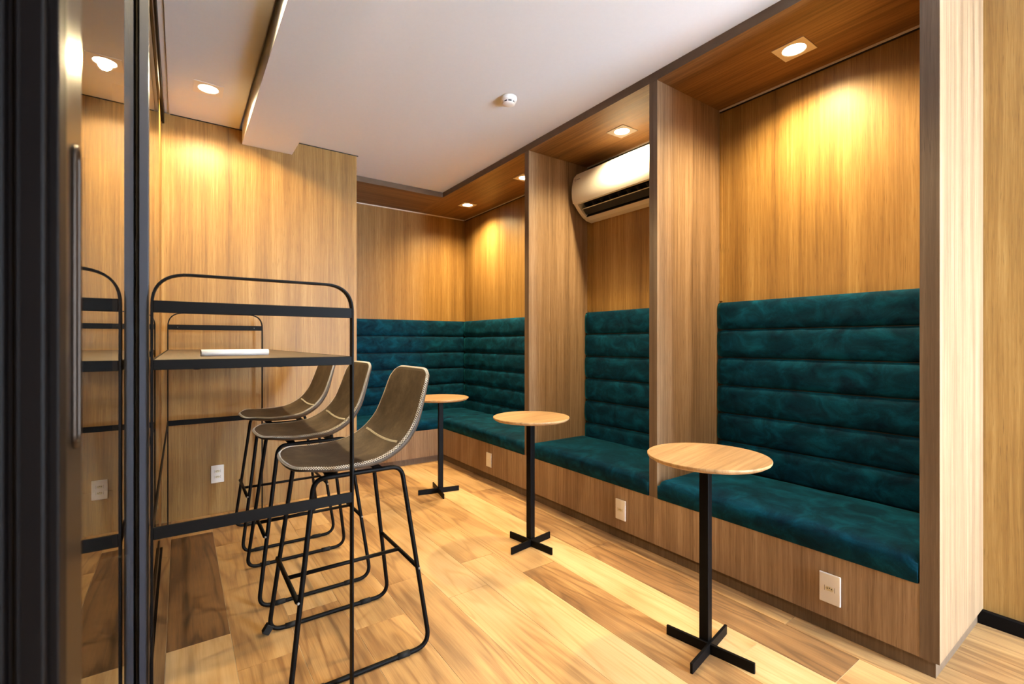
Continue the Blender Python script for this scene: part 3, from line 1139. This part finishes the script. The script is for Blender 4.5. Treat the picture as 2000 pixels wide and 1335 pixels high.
def make_stool(loc):
    root = empty('bar_stool', loc)
    # -- shell
    mb = MB()
    bm = mb.bm
    NU, NV = 44, 26
    vv = [math.sin(PI / 2 * (2 * j / NV - 1)) for j in range(NV + 1)]
    vv = [0.35 * a + 0.65 * (2 * j / NV - 1) for j, a in enumerate(vv)]
    I = [[bm.verts.new(shell_pt(i / NU, v)[0]) for v in vv] for i in range(NU + 1)]
    O = [[bm.verts.new(shell_pt(i / NU, v, 1.0)[0]) for v in vv] for i in range(NU + 1)]
    for i in range(NU):
        for j in range(NV):
            bm.faces.new((I[i][j], I[i + 1][j], I[i + 1][j + 1], I[i][j + 1]))
            bm.faces.new((O[i][j], O[i][j + 1], O[i + 1][j + 1], O[i + 1][j]))
    loop = [(i, 0) for i in range(NU + 1)] + [(NU, j) for j in range(1, NV + 1)] + [(i, NV) for i in range(NU - 1, -1, -1)] + [(0, j) for j in range(NV - 1, 0, -1)]
    cen = Vector((0.55, 0, 0.8))
    mids = []
    for k, (i, j) in enumerate(loop):
        a, b = I[i][j].co, O[i][j].co
        ia, ja = loop[k - 1]
        ib, jb_ = loop[(k + 1) % len(loop)]
        tan = (I[ib][jb_].co - I[ia][ja].co).normalized()
        thk = b - a
        out = tan.cross(thk).normalized()
        inner = I[min(max(i, 2), NU - 2)][min(max(j, 2), NV - 2)].co
        if out.dot(a - inner) < 0:
            out = -out
        mids.append(bm.verts.new((a + b) / 2 + out * min(0.009, thk.length * 0.4)))
    for k in range(len(loop)):
        (i, j), (i2, j2) = loop[k], loop[(k + 1) % len(loop)]
        m, m2 = mids[k], mids[(k + 1) % len(loop)]
        bm.faces.new((I[i2][j2], I[i][j], m, m2))
        bm.faces.new((m2, m, O[i][j], O[i2][j2]))
    bmesh.ops.recalc_face_normals(bm, faces=bm.faces[:])
    sh = mb.build('seat_shell', 'leather', root, True)
    # -- crossed stitching along the rim
    rim = []
    for k in range(60):
        rim.append((k / 59.0, -1.0))
    for k in range(1, 24):
        rim.append((1.0, -1 + 2 * k / 24.0))
    for k in range(60):
        rim.append((1 - k / 59.0, 1.0))
    for k in range(1, 40):
        rim.append((0.0, 1 - 2 * k / 40.0))
    P, CR, NR = [], [], []
    raw = [shell_pt(u, v) [0] for u, v in rim]
    raw_o = [shell_pt(u, v, 1.0)[0] for u, v in rim]
    NR_ = len(rim)
    for k, (u, v) in enumerate(rim):
        a_, b_ = raw[k], raw_o[k]
        tg = (raw[(k + 1) % NR_] - raw[k - 1]).normalized()
        dn = (b_ - a_)
        dn = (dn - tg * dn.dot(tg)).normalized()
        out = tg.cross(dn).normalized()
        ref = shell_pt(0.06 + 0.88 * u, v * 0.8)[0]
        if out.dot(a_ - ref) < 0:
            out = -out
        hw_ = min(0.009, (b_ - a_).length * 0.4)
        cr = (out * 0.75 + dn * 0.66).normalized()
        nn = (out * 0.66 - dn * 0.75).normalized()
        P.append(a_ + out * hw_ * 0.42 + dn * hw_ * 0.35 + nn * 0.0024)
        CR.append(cr)
        NR.append(nn)
    seglen = [(P[(i + 1) % len(P)] - P[i]).length for i in range(len(P))]
    tot = sum(seglen)
    nX = int(tot / 0.0160)

    def at(d):
        d %= tot
        for i, s_ in enumerate(seglen):
            if d <= s_:
                j = (i + 1) % len(P)
                t_ = d / s_ if s_ > 1e-9 else 0
                return P[i].lerp(P[j], t_), CR[i].lerp(CR[j], t_).normalized()
            d -= s_
        return P[0], CR[0]
    sm = MB()
    half = 0.0055
    za, zb = [], []
    c3 = [(0.0009 * math.cos(2 * PI * k / 4), 0.0009 * math.sin(2 * PI * k / 4)) for k in range(4)]
    for k in range(2 * nX):
        pp, cr = at(k * tot / (2 * nX))
        s_ = half if k % 2 else -half
        za.append(pp + cr * s_)
        zb.append(pp - cr * s_)
    sm.tube(za, 0, sect=c3, closed=True)
    sm.tube(zb, 0, sect=c3, closed=True)
    so = sm.build('rim_stitching', 'thread', sh)
    tag(so, 'cream cross stitching around the rim', kind='stuff')
    # -- seam stitching across the fold
    fm = MB()
    ra, rb_ = [], []
    n = 40
    for k in range(n + 1):
        v = -0.80 + 1.68 * k / n
        p, nr = shell_pt(0.56 - 0.05 * abs(v) ** 3, v)
        d = Vector((0.6, 0, 0.8))
        s_ = 0.004 if k % 2 else -0.004
        ra.append(p - nr * 0.0022 + d * s_)
        rb_.append(p - nr * 0.0022 - d * s_)
    fm.tube(ra, 0, sect=c3)
    fm.tube(rb_, 0, sect=c3)
    tag(fm.build('seam_stitching', 'thread', sh), 'cream stitching across the fold of the seat', kind='stuff')

    # -- tubular sled frame
    r = 0.0085

    def hy(z):
        return 0.219 - 0.076 * z
    for s in (-1, 1):
        zt = 0.686
        pts = [(.50, s * hy(0), r), (.277, s * hy(0), r), (.362, s * hy(zt), zt), (.672, s * hy(zt), zt), (.764, s * hy(0), r), (.50, s * hy(0), r)]
        pts = fillet(pts, [0, .048, .045, .048, .055, 0], 8)[:-1]
        MB().tube(pts, r, 10, closed=True).build('side_frame', 'black', root, True)
        for xg in (.36, .66):
            MB().tube([(xg - .022, s * hy(0), r + .0005), (xg + .022, s * hy(0), r + .0005)], r + 0.0022, 10).build('glide', 'black2', root, True)
    fz = 0.300
    for xb in (.305, .728):
        MB().tube([(xb, -hy(fz) + 0.004, fz), (xb, hy(fz) - 0.004, fz)], 0.008, 10).build('cross_bar', 'black', root, True)
        for s in (-1, 1):
            MB().lathe([(0, 0), (0.005, 0), (0.004, 0.002), (0, 0.003)], n=12).xf(Matrix.Translation((xb, s * (hy(fz) + r - 0.0005), fz)) @ Matrix.Rotation(-s * PI / 2, 4, 'X')).build('bolt_head', 'grey', root, True)
    MB().tube([(.309, 0, fz), (.724, 0, fz)], 0.0075, 10).build('foot_bar', 'black', root, True)
    # seat supports bridging the two top rails
    for xb in (.43, .60):
        MB().box(xb - .015, xb + .015, -.150, .150, .676, .682).build('seat_bracket', 'black2', root)
    return root


s1 = make_stool((0.010, 1.862, 0))
tag(s1, 'brown leather bar stool closest to the hoop end of the bar desk, nearest', 'stool', 'bar stools along the desk')
s2 = copy_tree(s1)
s2.location = (0, 2.510, 0)
tag(s2, 'brown leather bar stool in the middle of the row of three')
s3 = copy_tree(s1)
s3.location = (0, 3.165, 0)
tag(s3, 'brown leather bar stool farthest along the desk, next to the back wall')
fc = MB().box(-.014, .014, -.013, .013, -.0175, .0175, .002, 1)
fc.xf(Matrix.Rotation(0.6, 4, 'Y'))
fc.build('foot_cap', 'black2', s1).location = (.274, .219, .0205)
